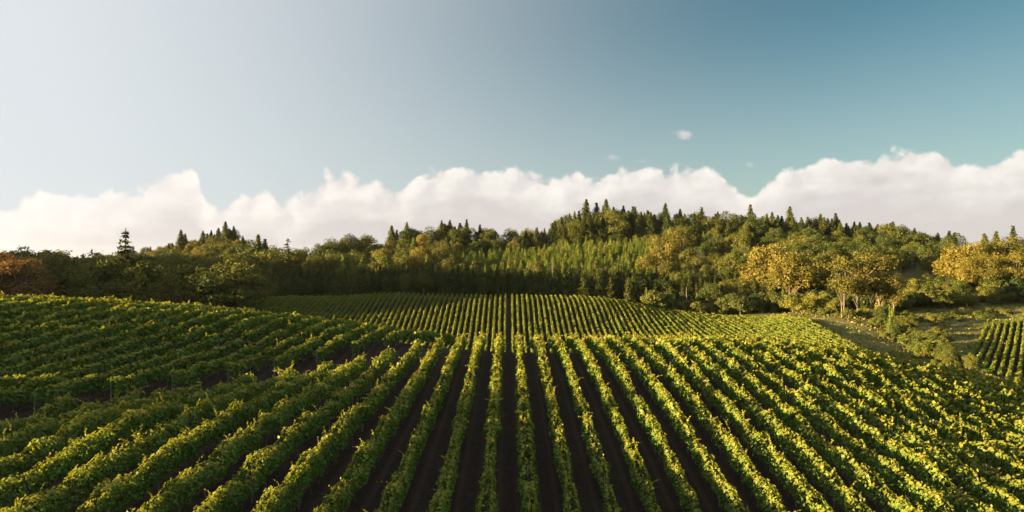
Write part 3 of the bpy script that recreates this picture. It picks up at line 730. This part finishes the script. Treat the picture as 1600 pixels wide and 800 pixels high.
MASS = ids('''19 23 28 36 134-135 154-155 177 182-183 196 201 214 218 220 225 227 306 335 366 373 379 381-382 412 421 423 444 449 452 461 499 516 538 541 544-545 549-551 554 556 558 560 562-563 566 568-572 574-577 579 581 583 585-587 590 592 595 597-599 602 604-606 609 611-613 615-617 622-624 626 631 634-637 640-641 643 648 651 653-655 657-660 662 664 667-669 671 677 686-687 690-691 696-697 699 702 707-711 714-715 721 725-726 728 732-734 736 738 740 757 759-763 767 781 783-784 793 804 808-811 813 821 824 828 833-837 840 843 849 859 862 866-867 875 878 882-884 886-887 889-891 898-903 905 908-915 917 919 921 923 925 931-932 936 939 945-947 949-951 953-954 956 958-960 963 965 967 969 972 974 977 979 983-984 987-990 993-997 1000-1004 1006 1008-1009 1011-1013 1015-1017 1019-1021 1024 1028 1034 1036 1038-1039 1041-1042 1045 1048-1050 1053-1054 1057 1060-1062 1065 1067 1070-1073 1075 1077-1078 1081 1084-1089 1091-1092 1094-1095 1097-1101 1103 1110-1114 1119 1121 1125 1127-1128 1132-1133 1136 1141 1143 1145-1148 1151-1152 1155-1157 1159 1176 1183 1190-1192 1195 1203 1207 1215 1217 1220-1221 1223 1231 1234 1245-1246 1251-1255 1259 1271 1273 1276 1278 1284 1288-1293 1296 1302-1303 1309-1311 1343 1363 1373 1381 1387 1399 1401-1403 1405 1409 1412-1415 1419 1431 1437 1440 1444 1449 1451 1453 1455 1461 1467 1479-1480 1484 1486 1491 1493 1501 1508 1511 1515 1518 1520-1521 1523 1534-1535 1537 1540-1542 1549-1551 1556 1560 1562-1563 1565 1567 1569-1571 1574 1576 1598-1599 1601-1606 1614-1615 1632 1638 1670 1674 1700 1765 1771 1778-1780 1782 1785-1786 1802 1806 1809 1813-1814 1821 1825-1826 1832-1833 1836-1840 1845-1846 1848-1849 1853-1854 1856-1857 1867-1868 1874 1879-1881 1883 1888 1892 1895-1897 1901-1902 1911-1912 1924 1928 1936-1938 1942 1946 1952-1953 1956 1973 1976-1977 1979 1983-1984 1987 1991 1993 1996 2000 2004 2008-2009 2011 2021 2040 2053 2058-2059 2062-2064 2068 2073 2077-2078 2080-2081 2087 2089 2093 2095 2097-2098 2106 2114 2127 2132 2143 2174 2187 2192 2208-2209 2229 2246 2260 2267 2273 2276 2302 2309-2311 2314-2315 2319 2321-2325 2327-2328 2332 2337 2361 2363 2371 2377 2389 2414 2441 2449 2462-2463 2477 2487 2508 2516 2518 2525 2532''')      # trees of which only a few leaves show between the others: one woodland
mass_parts = []
for d in TREES:
    if d['id'] in MASS or (MASS and d['zone'] == 'added on the unseen western hill'): mass_parts.append(d); continue  # the added western hill trees are merged in too
    if KEEP and d['id'] not in KEEP and d['zone'] not in ('added out of view west of the vines', 'added on the unseen western hill'): continue
    rk = random.Random(d['id'])
    zs = float(gz(d['X'], d['Y'])[0])
    key = (d['kind'], d['zone']); COUNT[key] = COUNT.get(key, 0) + 1
    name, cat = CAT[d['kind']]
    root = link(name, None); root.location = (d['X'], d['Y'], zs - 0.1); root.rotation_euler[2] = rk.random() * 6.283
    h = d['h']; w = h * d['wide'] * rk.uniform(0.9, 1.12); root.scale = (w, w, h)
    tag(root, '%s %s, %s from left' % (ADJ[d['kind']], d['zone'], ordinal(COUNT[key])), cat, name.replace('_', ' ') + 's ' + d['zone'])
    cr, tr = rk.choice(PROTO[d['kind']])
    root['plan_id'] = d['id']
    c1 = link('crown', cr, root); c2 = link('trunk', tr, root); c1.pass_index = c2.pass_index = d['id'] + 1
if mass_parts:
    kinds = ['green', 'shade_toned_fir', 'green_shrub', 'young_fir', 'fir', 'gold', 'rust', 'tall_gold', 'shrub', 'open_fir']
    Vs, Fs, Ts, Ms, off = [], [], [], [], 0
    cache = {}
    for d in mass_parts:
        rk = random.Random(d['id']); cr = rk.choice(PROTO[d['kind']])[0]
        if cr.name not in cache:
            v = np.empty(len(cr.vertices) * 3, np.float32); cr.vertices.foreach_get('co', v); v = v.reshape(-1, 4, 3)[::3]
            c = v.mean(1, keepdims=True); cache[cr.name] = c + (v - c) * 1.65
        v = cache[cr.name].reshape(-1, 3) * np.array([d['h'] * d['wide'], d['h'] * d['wide'], d['h']]) + np.array([d['X'], d['Y'], float(gz(d['X'], d['Y'])[0]) - 0.1])
        n = len(v) // 4
        Vs.append(v); Fs.append(np.arange(n * 4, dtype=np.int32).reshape(n, 4) + off); off += n * 4
        Ts.append(np.repeat(np.random.default_rng(d['id']).random(n), 4)); Ms.append(np.full(n, kinds.index(d['kind']), np.int32))
    wm = mesh_np('woodland', np.concatenate(Vs), np.concatenate(Fs), M['green'], {'tint': ('POINT', np.concatenate(Ts))})
    for kd in kinds[1:]: wm.materials.append(M[{'open_fir': 'fir', 'shade_toned_fir': 'fir', 'green_shrub': 'green', 'tall_gold': 'gold'}.get(kd, kd)])
    wm.polygons.foreach_set('material_index', np.concatenate(Ms))
    tag(link('woodland', wm), 'woodland filling the gaps between the nearer tree crowns on the hills', kind='stuff')

# evening haze: an even, very thin air round the whole place
hm = bpy.data.materials.new('evening_haze'); hm.use_nodes = True
hm.node_tree.nodes.clear()
HZ = NT(hm.node_tree)
pv = HZ.n('ShaderNodeVolumePrincipled')
pv.inputs['Density'].default_value = 0.000014; pv.inputs['Color'].default_value = (0.9, 0.92, 0.95, 1); pv.inputs['Anisotropy'].default_value = 0.3
hm.node_tree.links.new(pv.outputs[0], HZ.n('ShaderNodeOutputMaterial').inputs['Volume'])
zl = float(GZ.min()) - 1
hv = np.array([(x, y, z) for z in (zl, 90) for y in (-5600, 5600) for x in (-5600, 5600)], float)
hf = np.array([(0, 2, 3, 1), (4, 5, 7, 6), (0, 1, 5, 4), (2, 6, 7, 3), (0, 4, 6, 2), (1, 3, 7, 5)], dtype=np.int32)
tag(link('haze', mesh_np('haze', hv, hf, hm)), kind='stuff')


# rough grass of the meadow, the bank and the headland: nobody could count it
_g = np.random.default_rng(77)
n = 60000
X = _g.uniform(78, 215, n); Y = _g.uniform(112, 252, n)
cl = np.sin(X * 0.31 + 2 * np.sin(Y * 0.13)) * np.sin(Y * 0.27 + 1.5 * np.sin(X * 0.17)) + 0.5 * np.sin(X * 1.1) * np.sin(Y * 0.9)
ok = (X > KNOLL_RIGHT(Y) + 1.0) & ~inside(X, Y, rb) & (_g.random(n) < 0.30 + 0.5 * np.clip(cl, 0, 1)) & (F_PX * X / Y < 1050)
ok &= seg_dist(X, Y, [(98, 205), (101, 196), (100, 186)]) > 1.4
X, Y = X[ok], Y[ok]; cl = cl[ok]; n = len(X)
hgt = (0.14 + 0.22 * _g.random(n)) * (0.8 + 0.7 * np.clip(cl, 0, 1))
P = np.stack([X, Y, gz(X, Y) + hgt * 0.4], 1)
N_ = np.stack([_g.normal(size=n), _g.normal(size=n), 0.25 * _g.normal(size=n)], 1)
V, F = leaf_quads(P, N_, hgt * 1.5, _g, 1.2)
tag(link('meadow_grass', mesh_np('meadow_grass', V, F, M['grass'], {'tint': ('POINT', np.repeat(_g.random(n), 4))})), kind='stuff')
